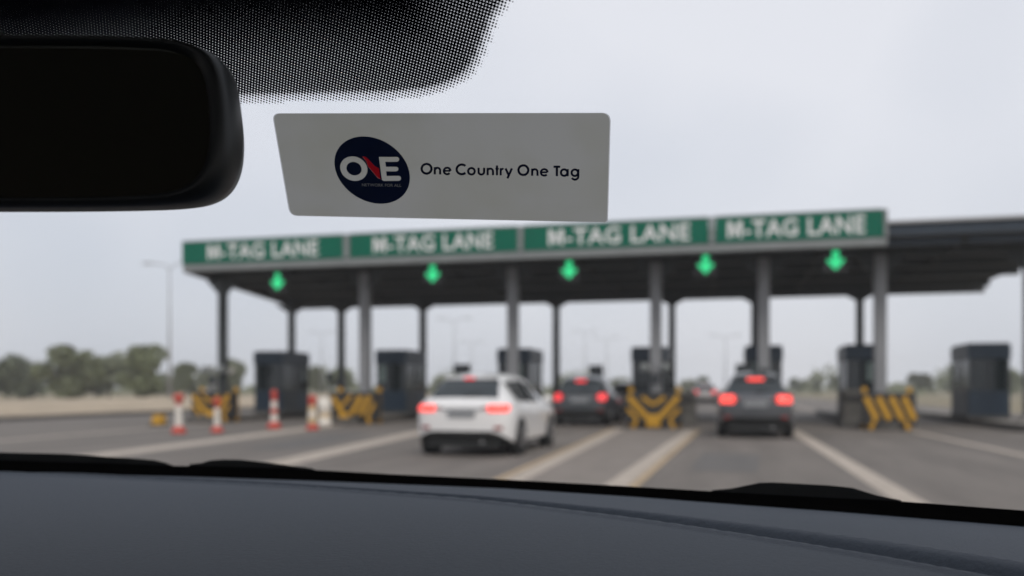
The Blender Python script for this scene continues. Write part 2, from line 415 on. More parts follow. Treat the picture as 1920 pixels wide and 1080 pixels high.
# ---- crash barriers with yellow bars
def barrier(u, ub, Y, label, style):
    x = x_at(u, Y)
    t = thing('crash_barrier', label, 'barrier', (x, Y, 0), 0, 'yellow and black barriers at island noses')
    hw = (x_at(ub, Y)-x)
    MB().box(-hw*1.04, hw*1.04, 0, .45, .16, 1.12).build('board', 'barrierdark', t, bevel=.01)
    for s in (-1, 1):
        MB().bar((s*hw*.75,.05,.02),(s*hw*.6,.05,.32),.13,.1).build('leg', 'yellow', t)
    def yb(a, b, wd=.20):
        MB().bar((a[0]*hw,-.02,a[1]),(b[0]*hw,-.02,b[1]),.035,wd*.84).build('stripe', 'yellow', t)
    for s in (-1, 1): MB().box(s*hw*.9-.07, s*hw*.9+.07, .46, .58, .02, 1.28).build('upright', 'yellow', t)
    if style == 'x':
        yb((-.93,1.0),(-.25,.36)); yb((.93,1.0),(.25,.36)); yb((-.42,.98),(-.02,.74),.12); yb((.42,.98),(.02,.74),.12)
        yb((-.97,.62),(-.62,.33),.12); yb((.97,.62),(.62,.33),.12)
        MB().box(-.22*hw*1.2,.22*hw*1.2,-.05,-.003,.05,.44).build('foot_block', 'yellow', t, bevel=.02)
    elif style == 'v':
        yb((-.95,.95),(-.5,.36)); yb((-.1,1.0),(-.55,.62),.12); yb((-.1,.34),(.35,.98)); yb((.3,.34),(.75,.98)); yb((.68,.34),(.97,.72),.13)
        MB().box(-.62*hw,-.2*hw,-.05,-.003,.04,.4).build('foot_block', 'yellow', t, bevel=.02)
    else:
        for k in range(4):
            a = -.95+k*.5; yb((a,.99),(min(.97,a+.45),.33))
    return t
barrier(396, 432, 28.4, 'small yellow and black barrier board at the leftmost island', 'x')
barrier(663, 704, 28.0, 'yellow diagonal striped barrier board left of the white car', 'v')
barrier(1225, 1276, 27.1, 'large yellow crossed barrier board between dark car and grey car', 'x')
barrier(1668, 1716, 27.6, 'yellow slanted stripe barrier board at right of the grey car', 's')
barrier(950, 992, 28.6, 'yellow barrier board hidden beyond the white car', 'x')

# ---- dark guard blocks beside the barriers
for u, wpx, Y, zt, lb in ((1288, 28, 28.8, 1.15, 'dark concrete guard block right of the crossed barrier'), (1603, 34, 29.2, 1.2, 'dark concrete guard block left of the right slanted barrier')):
    x = x_at(u, Y); hw = wpx/2*Y/FPX
    t = thing('guard_block', lb, 'guard block', (x, Y, .004), 0, 'dark guard blocks by the islands')
    MB().prism([(-hw*1.35,0,0),(hw*1.35,0,0),(hw*1.1,.1,.35),(hw,.15,zt),(-hw,.15,zt),(-hw*1.1,.1,.35)], (0,1.2,0)).build('body', 'kerb', t, bevel=.03)
    MB().box(-hw*.8, hw*.8, .08, .125, zt-.35, zt-.12).build('marker', 'barrierdark', t)
# ---- delineator posts
def post(u, vb, vt, label, kind):
    p = on_ground(u, vb); d = (p-EYEP).dot(FWD); h = (vb-vt)*d/FPX
    t = thing('traffic_post', label, 'post', (p.x, p.y, .004), 0, 'posts on the road before the toll lanes')
    s = h/1.1
    MB().lathe([(.02,0),(.20*s,0),(.21*s,.04*s),(.15*s,.16*s),(.10*s,.20*s)], n=14).build('base', 'red' if kind != 'y' else 'yellow', t, smooth=True)
    r0 = .085*s; zz = [.2,.42,.58,.78,.9]
    if kind == 'cream': seq = ['cream','white','cream','red']; r0 *= 1.5
    elif kind == 'dark': seq = ['white','red','white','red']
    else: seq = ['white','white','white','red']
    for k in range(4):
        MB().lathe([(r0*(1.15-.06*k),zz[k]*s+.002),(r0*(1.12-.06*k),zz[k+1]*s)], n=14).build('band', seq[k], t, smooth=False)
    MB().lathe([(r0*.8,.902*s),(.15*s if kind=='' else r0*1.1,.93*s),(.15*s if kind=='' else r0,1.05*s),(.04,1.1*s)], n=14).build('cap', 'red', t, smooth=True)
post(335, 813, 738, 'red and white traffic post, leftmost and nearest of the row', '')
post(407, 811, 746, 'red and white traffic post in front of the small yellow barrier', '')
post(514, 804, 731, 'tall red and white traffic post in front of the first booth', 'dark')
post(586, 806, 741, 'fat cream and orange traffic post left of the striped barrier', 'cream')
# water filled cream barrel beside it and a small yellow block
p = on_ground(609, 797)
t = thing('traffic_barrel', 'pale cream barrel between the fat post and the striped barrier', 'barrel', (p.x,p.y,.004))
MB().lathe([(.02,0),(.22,0),(.24,.1),(.21,.12),(.21,.5),(.23,.52),(.2,.9),(.03,.93)], n=16).build('drum', 'white', t, smooth=True)
MB().lathe([(.218,.25),(.218,.4)], n=16).build('band', 'cream', t)
p = on_ground(297, 798)
t = thing('road_block', 'small yellow block on the road left of the traffic posts', 'block', (p.x,p.y,.004))
MB().prism([(-.2,-.15,0),(.2,-.15,0),(.15,-.1,.36),(-.15,-.1,.36)], (0,.3,0)).build('body', 'yellow', t, bevel=.02)
MB().box(-.25,.25,-.2,.25,0,.05).build('base', 'rubber', t)

# ---- raised boom barrier at the left lane
p = on_ground(398, 786)
t = thing('boom_gate', 'white boom gate with raised slanting arm at the leftmost lane', 'boom gate', (p.x-.75, 31.6, .004))
MB().box(-.18,.18,-.2,.2,.2,1.2).build('cabinet', 'steel', t, bevel=.02)
MB().bar((.1,-.24,1.0),(1.55,-.24,2.05),.06,.14).build('arm', 'white', t)
for k in (.25,.5,.75): MB().bar((.1+1.45*k-.1,-.245,1.0+1.05*k-.0724),(.1+1.45*k+.1,-.245,1.0+1.05*k+.0724),.075,.145).build('arm_band', 'steel', t)

# ---- lane readers and displays on poles by the islands
def display(u, v, w_, h_, Y, label, m='slate'):
    p = at_y(u, v, Y); q = at_y(u+w_/2, v-h_/2, Y)
    t = thing('lane_display', label, 'display', (p.x, Y, .004), 0, 'dark lane displays on poles')
    hw, hh = q.x-p.x, q.z-p.z
    MB().box(-hw, hw, 0, .18, p.z-hh, p.z+hh).build('housing', m, t, bevel=.02)
    MB().box(-hw*.85, hw*.85, -.012, -.002, p.z-hh*.8, p.z+hh*.8).build('screen', 'boothglass', t)
    MB().lathe([(.04,0),(.04,p.z-hh)], (0,.09,0), 10).build('pole', 'darksteel', t)
    MB().box(-hw-.02, hw+.02, -.08, .2, p.z+hh+.002, p.z+hh+.02).build('hood', 'black', t)
display(865, 693, 30, 18, 32.4, 'small dark lane display above the white car roof, left')
display(960, 696, 18, 14, 31.6, 'small dark lane display above the right end of the white car')
display(1117, 698, 26, 24, 33.0, 'dark square lane display above the dark car')
display(1397, 696, 36, 24, 30.0, 'dark wide lane display above the grey car')
display(617, 707, 12, 14, 33.0, 'tiny dark display left of the second booth')
display(1434, 698, 14, 12, 29.6, 'small dark lane display right above the grey car')
for u, v, Y, lb in ((1228, 690, 30.0, 'pale twin headed tag reader on the column before the fourth booth'), (400, 694, 30.2, 'grey tag reader on the leftmost column')):
    p = at_y(u, v, Y)
    t = thing('tag_reader', lb, 'tag reader', (p.x, Y, .2), 0, 'tag readers by the columns')
    z = p.z-.2
    MB().lathe([(.07,0),(.05,.1),(.05,z)], (0,0,0), 10).build('pole', 'steel', t)
    MB().bar((-.36,0,z),(.36,0,z),.07).build('crossarm', 'steel', t)
    for s in (-1,1): MB().lathe([(.05,-.16),(.15,-.12),(.17,0),(.15,.12),(.04,.16)], (s*.36,0,z+.02), 12).build('reader_head', 'trim', t, smooth=True)
    MB().box(-.14,.14,-.12,-.05,z-.55,z-.2).build('control_box', 'slate', t, bevel=.01)

# ================================================================== CARS
def interp(tab, y):
    for a, b in zip(tab, tab[1:]):
        if y <= b[0]:
            f = (y-a[0])/max(1e-6, b[0]-a[0]); return [p+(q-p)*f for p, q in zip(a[1:], b[1:])]
    return list(tab[-1][1:])
def car(label, X, Y, rz, paint, tab, rear_win, shield, sides, lamps, third, plate, lampm='lampred', thirdm='lampred', plate_m='plate', zdark=.48, wheel_r=.33, wheels=(.78,3.35), rails=False, group='cars in the toll lanes', cy=None):
    t = thing('car', label, 'car', (X, Y, .004), rz, group)
    ys = sorted(set([r_[0] for r_ in tab]+[v for s_ in sides for v in s_]+list(rear_win)+list(shield)))
    extra = []
    for a, b in zip(ys, ys[1:]):
        n = max(1, int((b-a)/.16)); extra += [a+(b-a)*k/n for k in range(n)]
    ys = extra+[ys[-1]]
    rows = []
    for y in ys:
        w_, zs, zb, zr, wr = interp(tab, y); k = min(1, max(.12, (zr-zb)/.45))
        half = [(0,zs),(w_-.12,zs),(w_-.03,zs+.05),(w_-.005,zs+.16),(w_,zs+.30*(zb-zs)/.6),(w_+.003,zb-.22),(w_-.012,zb-.08),(w_-.05,zb),
                (w_-.05-.02*k,zb+.035*k),(wr+.035,zr-.13*k),(wr-.005,zr-.06*k),(wr-.07,zr-.02*k),(wr*.66,zr),(wr*.3,zr+.012*k),(0,zr+.016*k)]
        full = [(-x, z) for x, z in half[::-1][:-1]]+half[:]      # centre top -> left -> bottom -> right -> centre top
        full = [(-x, z) for x, z in half[:0:-1]]+[half[0]]+half[1:-1]
        rows.append([(x, y, z) for x, z in full])
    n = len(rows[0]); H = 14
    # ring indices: index of half point h on the right side = H + h ; left = H - h
    body = MB(); rear = MB(); wind = MB(); sg = {}
    allv = [p for r_ in rows for p in r_]
    low_f = []; body_f = []; rw_f = []; ws_f = []; sw_f = {}
    for i in range(len(rows)-1):
        ym = (ys[i]+ys[i+1])/2
        for j in range(n):
            j2 = (j+1) % n; f = (i*n+j, i*n+j2, (i+1)*n+j2, (i+1)*n+j)
            ha, hb = abs(j-H), (abs(j2-H) if j2 != 0 else 14)
            if j == n-1: ha, hb = 13, 14
            lo, hi = min(ha,hb), max(ha,hb)
            if rear_win[0] < ym < rear_win[1] and lo >= 10: rw_f.append(f)
            elif shield[0] < ym < shield[1] and lo >= 10: ws_f.append(f)
            elif lo == 8 and hi == 9 and any(a < ym < b for a, b in sides):
                k = [q for q,(a,b) in enumerate(sides) if a < ym < b][0]; sw_f.setdefault((k, j < H), []).append(f)
            elif lo <= 1: low_f.append(f)
            else: body_f.append(f)
    fan = [tuple(range(n))]
    def sub(fs):
        used = sorted({v for f in fs for v in f}); mp = {v: k for k, v in enumerate(used)}
        m = MB(); m.v = [allv[v] for v in used]; m.f = [tuple(mp[v] for v in f) for f in fs]; return m
    # rear cap made of horizontal strips, front cap the same
    caps = []
    for base, flip in ((0, False), ((len(rows)-1)*n, True)):
        for h in range(0, 13):
            a, b, c, d = base+H+h, base+H+h+1, base+H-h-1, base+H-h
            q = (d, a, b, c) if h else (a, b, c)
            (low_f if h <= 1 else caps).append(q)
        caps.append((base+H+13, base+0, base+H-13))
    bo = sub(body_f+caps).build('body', paint, t, smooth=True)
    sub(low_f).build('lower_bumper', 'underbody', t, smooth=True)
    es = bo.modifiers.new('edge', 'EDGE_SPLIT'); es.split_angle = R(42)
    rw = sub(rw_f).build('rear_window', 'rearglass', t, smooth=True)
    sub(ws_f).build('windscreen', 'carglass', t, smooth=True)
    for k, fs in sw_f.items(): sub(fs).build('side_window', 'carglass', t, smooth=True)
    solid = MB(); solid.v = allv; solid.f = [tuple(f) for f in body_f+low_f+caps+rw_f+ws_f]
    bv = BVHTree.FromPolygons([Vector(v) for v in allv], solid.f)
    def patch(x0, x1, z0, z1, off, name, m, taper=0.0, nx=8, nz=5, parent=t, round_=.25):
        r_ = []
        for a in range(nz+1):
            fz = a/nz; row = []
            e = 1-round_*abs(2*fz-1)**3*.5
            for b in range(nx+1):
                fx = b/nx; xc = (x0+x1)/2; x = xc+(fx-.5)*(x1-x0)*e
                z = z0+(z1-z0)*fz + taper*(x-x0)/(x1-x0)
                h = bv.ray_cast(Vector((x,-1,z)), Vector((0,1,0)))
                y = h[0].y if h[0] else .3
                row.append((x, min(y, .62)-off, z))
            r_.append(row)
        o = MB().grid(r_).build(name, m, parent, smooth=True, fix=False)
        so = o.modifiers.new('solid', 'SOLIDIFY'); so.thickness = .03; so.offset = 0
        return o
    x0, x1, z0, z1 = lamps
    for s in (-1, 1):
        la = patch(min(s*x0,s*x1), max(s*x0,s*x1), z0, z1, .012, 'tail_light', lampm, taper=0)
        xi = x0-.10
        patch(min(s*xi,s*(x0-.005)), max(s*xi,s*(x0-.005)), z0+.05, z1-.03, .008, 'reflector', 'lampred_off')
        patch(min(s*(x1-.26),s*(x1-.1)), max(s*(x1-.26),s*(x1-.1)), .50, .56, .010, 'fog_reflector', 'lampred_off')
    tw, tz0, tz1, ty = third
    h = bv.ray_cast(Vector((0,ty,3)), Vector((0,0,-1))); zt = h[0].z if h[0] else tz1
    # spoiler with the high brake light in its rear edge
    wsp = interp(tab, rear_win[1])[4]-.06
    MB().prism([(-wsp,ty-.16,tz1),(wsp,ty-.16,tz1),(wsp*.98,ty+.12,zt+.012),(-wsp*.98,ty+.12,zt+.012)], (0,0,-.035)).build('spoiler', paint, t, bevel=.01)
    MB().box(-tw,tw,ty-.185,ty-.163,tz0,tz1).build('brake_light', thirdm, t)
    px, pz0, pz1 = plate
    yp = bv.ray_cast(Vector((0,-1,(pz0+pz1)/2)), Vector((0,1,0)))[0].y
    MB().box(-px,px,yp-.03,yp-.012,pz0,pz1).build('license_plate', plate_m, t)
    patch(-px*1.7, px*1.7, pz0-.03, pz1+.05, .004, 'plate_recess', 'lampred_off' if False else 'underbody') if False else None
    MB().box(-px*1.5,px*1.5,yp-.035,yp-.005,pz1+.03,pz1+.06).build('trim_strip', 'chrome', t)
    # dark lower bumper and underbody
    MB().box(-.68,.68,.12,3.9,.17,.40).build('underbody', 'underbody', t)
    MB().tube([(.40,-.01,.27),(.40,.3,.27)], .035, 10).build('exhaust', 'chrome', t)
    # rear wiper
    MB().bar((0,rear_win[0]-.01,interp(tab,rear_win[0])[3]+.03),(.30,rear_win[0]+.04,interp(tab,rear_win[0])[3]+.10),.02).build('rear_wiper', 'black', t)
    for y in wheels:
        wmax = interp(tab, y)[0]
        for s in (-1, 1):
            xc = s*(wmax-.095)
            ar = MB().lathe([(wheel_r+.055,-.02),(wheel_r+.06,.105),(wheel_r+.03,.108)], (0,y,wheel_r), 24, 'x')
            ar.v = [(s*(wmax-.10+x), yy, z) for x, yy, z in ar.v]; ar.build('wheel_arch', 'underbody', t)
            wl = MB().lathe([(wheel_r*.6,-.12),(wheel_r*.96,-.115),(wheel_r,-.08),(wheel_r,.08),(wheel_r*.96,.118),(wheel_r*.66,.122)], (0,y,wheel_r), 24, 'x')
            wl.v = [(xc+s*x, yy, z) for x, yy, z in wl.v]; wo = wl.build('wheel', 'rubber', t, smooth=True)
            rm = MB()
            for k in range(5):
                a = 2*math.pi*k/5; rm.bar((xc+s*.125,y,wheel_r),(xc+s*.120,y+math.cos(a)*wheel_r*.62,wheel_r+math.sin(a)*wheel_r*.62),.05,.07)
            rm.lathe([(wheel_r*.63,.112),(wheel_r*.68,.126),(wheel_r*.60,.128)], (0,0,0), 24, 'x') if False else None
            rm.build('rim', 'rim', wo)
    for s in (-1, 1):
        MB().lathe([(.02,-.09),(.07,-.06),(.085,0),(.07,.06),(.02,.09)], (s*(tab[4][1]+.07), shield[0]-.05+.25, interp(tab, shield[0])[2]+.08), 12, 'x').build('wing_mirror', paint, t, smooth=True)
        for y in (1.35, 2.3):
            w_, zs, zb, zr, wr = interp(tab, y)
            MB().box(s*(w_+.012)-.012, s*(w_+.012)+.012, y-.09, y+.09, zb-.14, zb-.11).build('door_handle', paint, t)
    if rails:
        for s in (-1,1): MB().tube([(s*(interp(tab,1)[4]-.06),.75,interp(tab,.75)[3]+.0),(s*(interp(tab,1)[4]-.06),.9,interp(tab,1)[3]+.05),(s*(interp(tab,1)[4]-.06),2.2,interp(tab,2.2)[3]+.05),(s*(interp(tab,1)[4]-.06),2.4,interp(tab,2.4)[3]-.01)], .018, 8).build('roof_rail', 'darksteel', t)
    return t
#        y    w    zs   zb   zr    wr
hatch = [(.0, .58,.42,.86, .93,.50),(.03,.72,.38,.90,.965,.60),(.08,.82,.33,.93,1.0,.66),(.16,.885,.28,.95,1.07,.66),(.28,.92,.23,.965,1.20,.63),(.45,.93,.21,.975,1.36,.59),
         (.62,.93,.21,.98,1.445,.565),(.8,.93,.21,.975,1.49,.56),(1.3,.925,.21,.96,1.53,.565),(1.9,.92,.21,.945,1.525,.575),(2.45,.92,.21,.935,1.46,.60),(3.2,.91,.21,.92,1.00,.74),
         (3.85,.89,.24,.83,.885,.74),(4.12,.82,.28,.74,.79,.68),(4.25,.70,.34,.62,.66,.58)]
suv = [(.0, .72,.48,.98,1.02,.56),(.05,.82,.42,1.0,1.06,.64),(.13,.87,.34,1.02,1.12,.68),(.28,.895,.28,1.03,1.36,.66),(.40,.90,.26,1.03,1.53,.63),
       (.55,.90,.26,1.03,1.59,.60),(1.2,.90,.26,1.02,1.65,.60),(1.9,.90,.26,1.0,1.64,.61),(2.45,.90,.26,.99,1.57,.62),(3.15,.89,.26,.97,1.06,.74),
       (3.9,.87,.28,.90,.95,.74),(4.2,.80,.32,.80,.85,.68),(4.35,.70,.38,.68,.72,.58)]
g2 = [(a, b, c, d-.02, e-.0, f*.93) for a, b, c, d, e, f in suv]
SD = [(.62,1.15),(1.22,1.98),(2.05,2.6)]
car('white hatchback with lit tail lights, nearest car on the left', -4.73, 15.05, R(-1), 'paint_white', hatch, (.16,.62), (2.45,3.2), [(.75,1.2),(1.27,1.98),(2.05,2.6)], (.50,.87,.82,.945), (.10,1.415,1.45,.68), (.26,.72,.83), thirdm='lampred_dim', plate_m='plate_grey', zdark=.47)
car('grey car with bright brake lights straight ahead under the right signs', .62, 22.3, R(0), 'paint_grey', g2, (.13,.42), (2.45,3.15), SD, (.50,.86,.87,1.07), (.2,1.44,1.51,.46), (.28,.78,.93), plate_m='plate_grey', zdark=.5)
car('dark car with red brake lights queued ahead of the white hatchback', -4.76, 28.0, R(0), 'paint_dark', suv, (.13,.42), (2.45,3.15), SD, (.60,.86,.84,1.07), (.17,1.45,1.54,.46), (.28,.78,.93), lampm='lampred_dim', thirdm='lampred_dim', plate_m='plate_grey', zdark=.55)
car('pale silver car beyond the dark car beside the crossed barrier', -4.25, 36.5, R(-3), 'paint_silver', hatch, (.16,.62), (2.45,3.2), [(.75,1.2),(1.27,1.98),(2.05,2.6)], (.5,.86,.80,.96), (.13,1.41,1.445,.68), (.26,.72,.83), lampm='lampred_dim', thirdm='lampred_off')
car('small distant car driving away beyond the canopy left of the grey car', -1.8, 66, R(0), 'paint_silver', suv, (.13,.42), (2.45,3.15), SD, (.5,.86,.84,1.08), (.2,1.44,1.52,.46), (.28,.78,.93), lampm='lampred_dim', thirdm='lampred_off')

# ================================================================== TREES AND LAMP POSTS
def tree(u, d, vt, wpx, m, label, seed):
    rnd = random.Random(seed)
    dr = ray(u, HZ); p = EYEP+dr*d; h = EYE+(HZ-vt)*d/FPX; rad = wpx*d/FPX/2
    t = thing('tree', label, 'tree', (p.x, p.y, -.05), rnd.uniform(0,6), 'trees beyond the toll plaza')
    th = h*.38
    tr = MB(); lean = rnd.uniform(-.3,.3)
    tr.tube([(0,0,0),(lean*.3,0,th*.5),(lean,0,th),(lean*1.2,.1,h*.7)], [h*.028,h*.022,h*.018,h*.006], 8)
    for k in range(5):
        a = k*1.3+rnd.random(); L = rad*.8
        tr.tube([(lean*.8,0,th*(.7+.1*k)),(lean+math.cos(a)*L*.5,math.sin(a)*L*.5,th*(.7+.1*k)+h*.14),(lean+math.cos(a)*L,math.sin(a)*L,th*(.7+.1*k)+h*.22)], [h*.012,h*.008,h*.003], 6)
    tr.build('trunk', 'bark', t, smooth=True)
    cr = MB(); blobs = []
    for k in range(13):
        a = rnd.uniform(0,6.28); q = rad*math.sqrt(rnd.random())*.78; zz = rnd.uniform(.22,.9)
        sh = 1-abs(zz-.55)*1.1
        blobs.append((lean+math.cos(a)*q*sh, math.sin(a)*q*sh, h*zz, rnd.uniform(.32,.52)*rad))
    for k in range(2600):
        bx, by, bz, br = rnd.choice(blobs)
        v = Vector((rnd.gauss(0,1), rnd.gauss(0,1), rnd.gauss(0,1))).normalized()*br*rnd.random()**.4
        c = Vector((bx,by,min(bz, h*.93)))+Vector((v.x, v.y, v.z*.8))
        if c.z < h*.06: continue
        s = rnd.uniform(.09,.19)*rad**.6
        a = Vector((rnd.gauss(0,1), rnd.gauss(0,1), rnd.gauss(0,1))).normalized(); b = a.orthogonal().normalized()
        cr.add([c-a*s, c-b*s*.6, c+a*s, c+b*s*.6], [(0,1,2,3)])
    cr.build('crown', m, t, fix=False)
TR = [(268,85,648,95,'leaf_a','tall bushy olive green tree at the left edge beyond the verge'),
      (205,95,664,110,'leaf_b','broad tree left of the tall olive one, beyond the verge'),
      (130,90,656,120,'leaf_a','broad dark tree further left along the verge'),
      (40,100,662,130,'leaf_c','leftmost tree along the verge'),
      (350,125,682,62,'leaf_a','round small tree just right of the tall left lamp post'),
      (437,118,672,58,'leaf_b','round tree between leftmost column and first booth'),
      (302,150,695,60,'leaf_c','low tree behind the tall left lamp post'),
      (395,150,690,60,'leaf_b','low tree behind the leftmost column'),
      (588,150,690,64,'leaf_b','low green tree right of the first booth'),
      (640,150,693,60,'leaf_a','low green tree behind the thin back column'),
      (826,170,704,36,'leaf_a','small tree beside the second booth over the white car'),
      (895,200,712,50,'leaf_c','far low tree behind the white car'),
      (1105,220,713,44,'leaf_c','far low tree behind the dark car'),
      (1165,210,711,50,'leaf_b','far low tree between dark car and crossed barrier'),
      (1320,180,705,36,'leaf_c','round far tree left of the grey car'),
      (1292,230,716,44,'leaf_b','far low tree left of the round far tree'),
      (1496,210,711,40,'leaf_c','far tree just right of the grey car'),
      (1530,190,699,32,'leaf_b','taller far tree right of the grey car'),
      (1572,210,706,44,'leaf_c','far tree beside the right booth'),
      (1725,180,700,60,'leaf_b','far tree beyond the right end of the plaza'),
      (1800,190,690,80,'leaf_c','wide far tree at the right edge'),
      (1885,170,696,70,'leaf_a','rightmost of the far trees beyond the plaza')]
for i, (u, d, vt, wp, m, lb) in enumerate(TR): tree(u, d, vt, wp, m, lb, 50+i)
# distant scrub that reads as one mass
sb = MB(); rnd = random.Random(3)
for k in range(9000):
    u = rnd.uniform(-150, 2100); d = rnd.uniform(150, 330); q = EYEP+ray(u, HZ)*d
    if -12 < q.x < 13: continue
    hh = 3.6*abs(math.sin(u*.013)+.6*math.sin(u*.041+1))*rnd.random()+.3
    c = Vector((q.x+rnd.uniform(-1,1), q.y, hh)); s = rnd.uniform(.3,.8)
    a = Vector((rnd.gauss(0,1), rnd.gauss(0,1), rnd.gauss(0,1))).normalized(); b = a.orthogonal().normalized()
    sb.add([c-a*s, c-b*s*.6, c+a*s, c+b*s*.6], [(0,1,2,3)])
tag(sb.build('scrub', 'leaf_b', fix=False), 'low distant scrub along the horizon', 'scrub', kind='stuff')
mat('lamppole', (.30,.31,.32), .5, metal=.2)
LP = [(318,492,62,'tall lamp post at the far left beyond the verge'),(603,622,135,'distant lamp post between the first and second booth'),(852,597,105,'distant lamp post above the white car'),
      (884,640,150,'farther lamp post right of the one above the white car'),(1097,620,150,'distant lamp post above the dark car'),(1137,633,140,'distant lamp post left of the fourth booth'),(1360,628,125,'distant lamp post left of the grey car')]
for u, vt, d, lb in LP:
    q = EYEP+ray(u, HZ)*d; h = EYE+(HZ-vt)*d/FPX
    t = thing('lamp_post', lb, 'lamp post', (q.x,q.y,-.02), 0, 'lamp posts along the motorway')
    MB().lathe([(.12,0),(.08,h*.5),(.045,h-.4)], n=10).build('pole', 'lamppole', t, smooth=True)
    for s in (-1,1):
        MB().tube([(0,0,h-.45),(s*.6,0,h-.1),(s*1.5,0,h)], .04, 8).build('arm', 'lamppole', t)
        MB().box(s*1.8-.4,s*1.8+.4,-.13,.13,h-.05,h+.06).build('lamp_head', 'lamppole', t, bevel=.03)

# ================================================================== OWN CAR: WINDSCREEN, DASHBOARD, MIRROR
CX, RAKE, YB0, ZB0, KX = -.33, R(40), .70, EYE-.07, .30
def gsurf(X, z): return YB0 - KX*(X-CX)**2 - (z-ZB0)/math.tan(RAKE)      # y of the pane at X, z
def gpt(u, v, off=0.0):          # where the sight line meets the windscreen; off > 0 towards the cabin
    d = ray(u, v); lo, hi = .05, 1.6; sh = -off*1.4 if off < 0 else 0.0
    for _ in range(50):
        mid = (lo+hi)/2; p = EYEP+d*mid
        if p.y < gsurf(p.x, p.z)+sh: lo = mid
        else: hi = mid
    p = EYEP+d*lo
    if off < 0: return p
    n = Vector((-2*KX*(p.x-CX), -1, -1/math.tan(RAKE))).normalized()
    return p+n*off
own = thing('car_cabin', 'dark interior of the car we look out from, with dashboard, mirror and windscreen', 'car', (CX, -.4, 0))
own_inv = Vector((-CX, .4, 0))
def ob(mb, name, m, parent=own, **k):
    mb.v = [tuple(Vector(p)+own_inv) for p in mb.v]
    return mb.build(name, m, parent, **k)
glass_mat('windscreen_glass', (.985,.99,.99), .02)
mat('dashplastic', (.034,.044,.060), .62, var=.12, scale=420, bump=.16, spec=.28)
mat('dashdark', (.03,.033,.038), .6)
mat('frit', (.004,.0045,.006), .6, spec=.2)
mat('gasket', (.004,.004,.004), .7, spec=.1)
mat('mirrorshell', (.012,.014,.015), .45)
mat('mirrorglass', (.16,.16,.14), .04, metal=1.0)
mat('wiperrubber', (.02,.023,.025), .7)
mat('lining', (.25,.24,.22), .9)
mat('bodypaint', (.2,.2,.21), .3, coat=.8)
rows = []
for a in range(25):
    z = ZB0-.10+a*.43/24; rows.append([(CX-.74+b*1.48/30, gsurf(CX-.74+b*1.48/30, z), z) for b in range(31)])
ob(MB().grid(rows), 'windscreen', 'windscreen_glass', smooth=True)
ZT = ZB0-.10+.43
def smooth_poly(pts, n=4):
    outp = []
    for i in range(len(pts)-1):
        p0 = pts[max(i-1,0)]; p1 = pts[i]; p2 = pts[i+1]; p3 = pts[min(i+2,len(pts)-1)]
        for k in range(n):
            t_ = k/n; q = []
            for c in (0,1):
                q.append(.5*((2*p1[c])+(-p0[c]+p2[c])*t_+(2*p0[c]-5*p1[c]+4*p2[c]-p3[c])*t_**2+(-p0[c]+3*p1[c]-3*p2[c]+p3[c])*t_**3))
            outp.append(tuple(q))
    return outp+[pts[-1]]
def lerp_poly(poly, u):
    for a, b in zip(poly, poly[1:]):
        if u <= b[0]: return a[1]+(b[1]-a[1])*(u-a[0])/(b[0]-a[0])
    return poly[-1][1]
top = [(-300,850),(0,858),(244,865),(310,868),(380,869),(540,873),(740,884),(960,894),(1200,907),(1370,917),(1520,925),(1673,932),(1920,950),(2300,985)]
bot = [(-300,868),(0,876),(244,881),(380,884),(600,891),(960,905),(1200,920),(1400,935),(1560,946),(1920,974),(2300,1012)]
us = list(range(-300, 2301, 10))
ob(MB().grid([[gpt(u, lerp_poly(top,u), .003) for u in us], [gpt(u, lerp_poly(bot,u)+14, .003) for u in us]]), 'gasket_band', 'gasket')
# dashboard: far edge on the glass, top pad coming back to the driver, then the drop
far = [gpt(u, lerp_poly(bot,u), .008) for u in us]
prof0 = [(0,0),(.03,.004),(.10,.006),(.2,.008),(.35,.009),(.5,.008),(.65,.004),(.8,-.004),(.92,-.018),(1.0,-.045),(1.03,-.10),(1.0,-.22),(.9,-.36)]
prof = smooth_poly(prof0, 18)
def ss(a, b, x): t_ = max(0, min(1, (x-a)/(b-a))); return t_*t_*(3-2*t_)
seam = [(-150,872),(0,879),(244,889.5),(400,895),(560,902),(740,913),(960,928),(1100,940),(1250,954),(1450,976),(1700,1008),(2000,1052),(2300,1100)]
seam_xy = [on_ground(u, v, EYE-.074) for u, v in smooth_poly(seam, 4)]
def groove(x, y):                      # stitched channel along the top pad
    best = 1e9
    for a, b in zip(seam_xy, seam_xy[1:]):
        dx, dy = b.x-a.x, b.y-a.y; f = max(0, min(1, ((x-a.x)*dx+(y-a.y)*dy)/(dx*dx+dy*dy)))
        best = min(best, math.hypot(x-a.x-f*dx, y-a.y-f*dy))
    wd = .006+.010*ss(-.25,.15,x)
    return -.0085*(1-ss(.35*wd, wd, best)) + .0016*(1-ss(.0,.006,abs(best-wd*1.4)))
drows = []
for f, dz in prof:
    r_ = []
    for p in far:
        yn = .10; zn = EYE-.092
        y = p.y+(yn-p.y)*f; z = p.z+(zn-p.z)*min(1,max(0,f*1.15))+dz
        z += groove(p.x, y)*ss(0,.05,f)*(1-ss(.9,.99,f))
        r_.append((p.x, y, z))
    drows.append(r_)
dm = MB().grid(drows)
bvd = BVHTree.FromPolygons([Vector(v) for v in dm.v], dm.f)
dash = ob(dm, 'dashboard', 'dashplastic', smooth=True)
def dpt(u, v, up=0.0):
    h = bvd.ray_cast(EYEP, ray(u, v).normalized())
    return (h[0] if h[0] else far[0])+Vector((0,0,up))
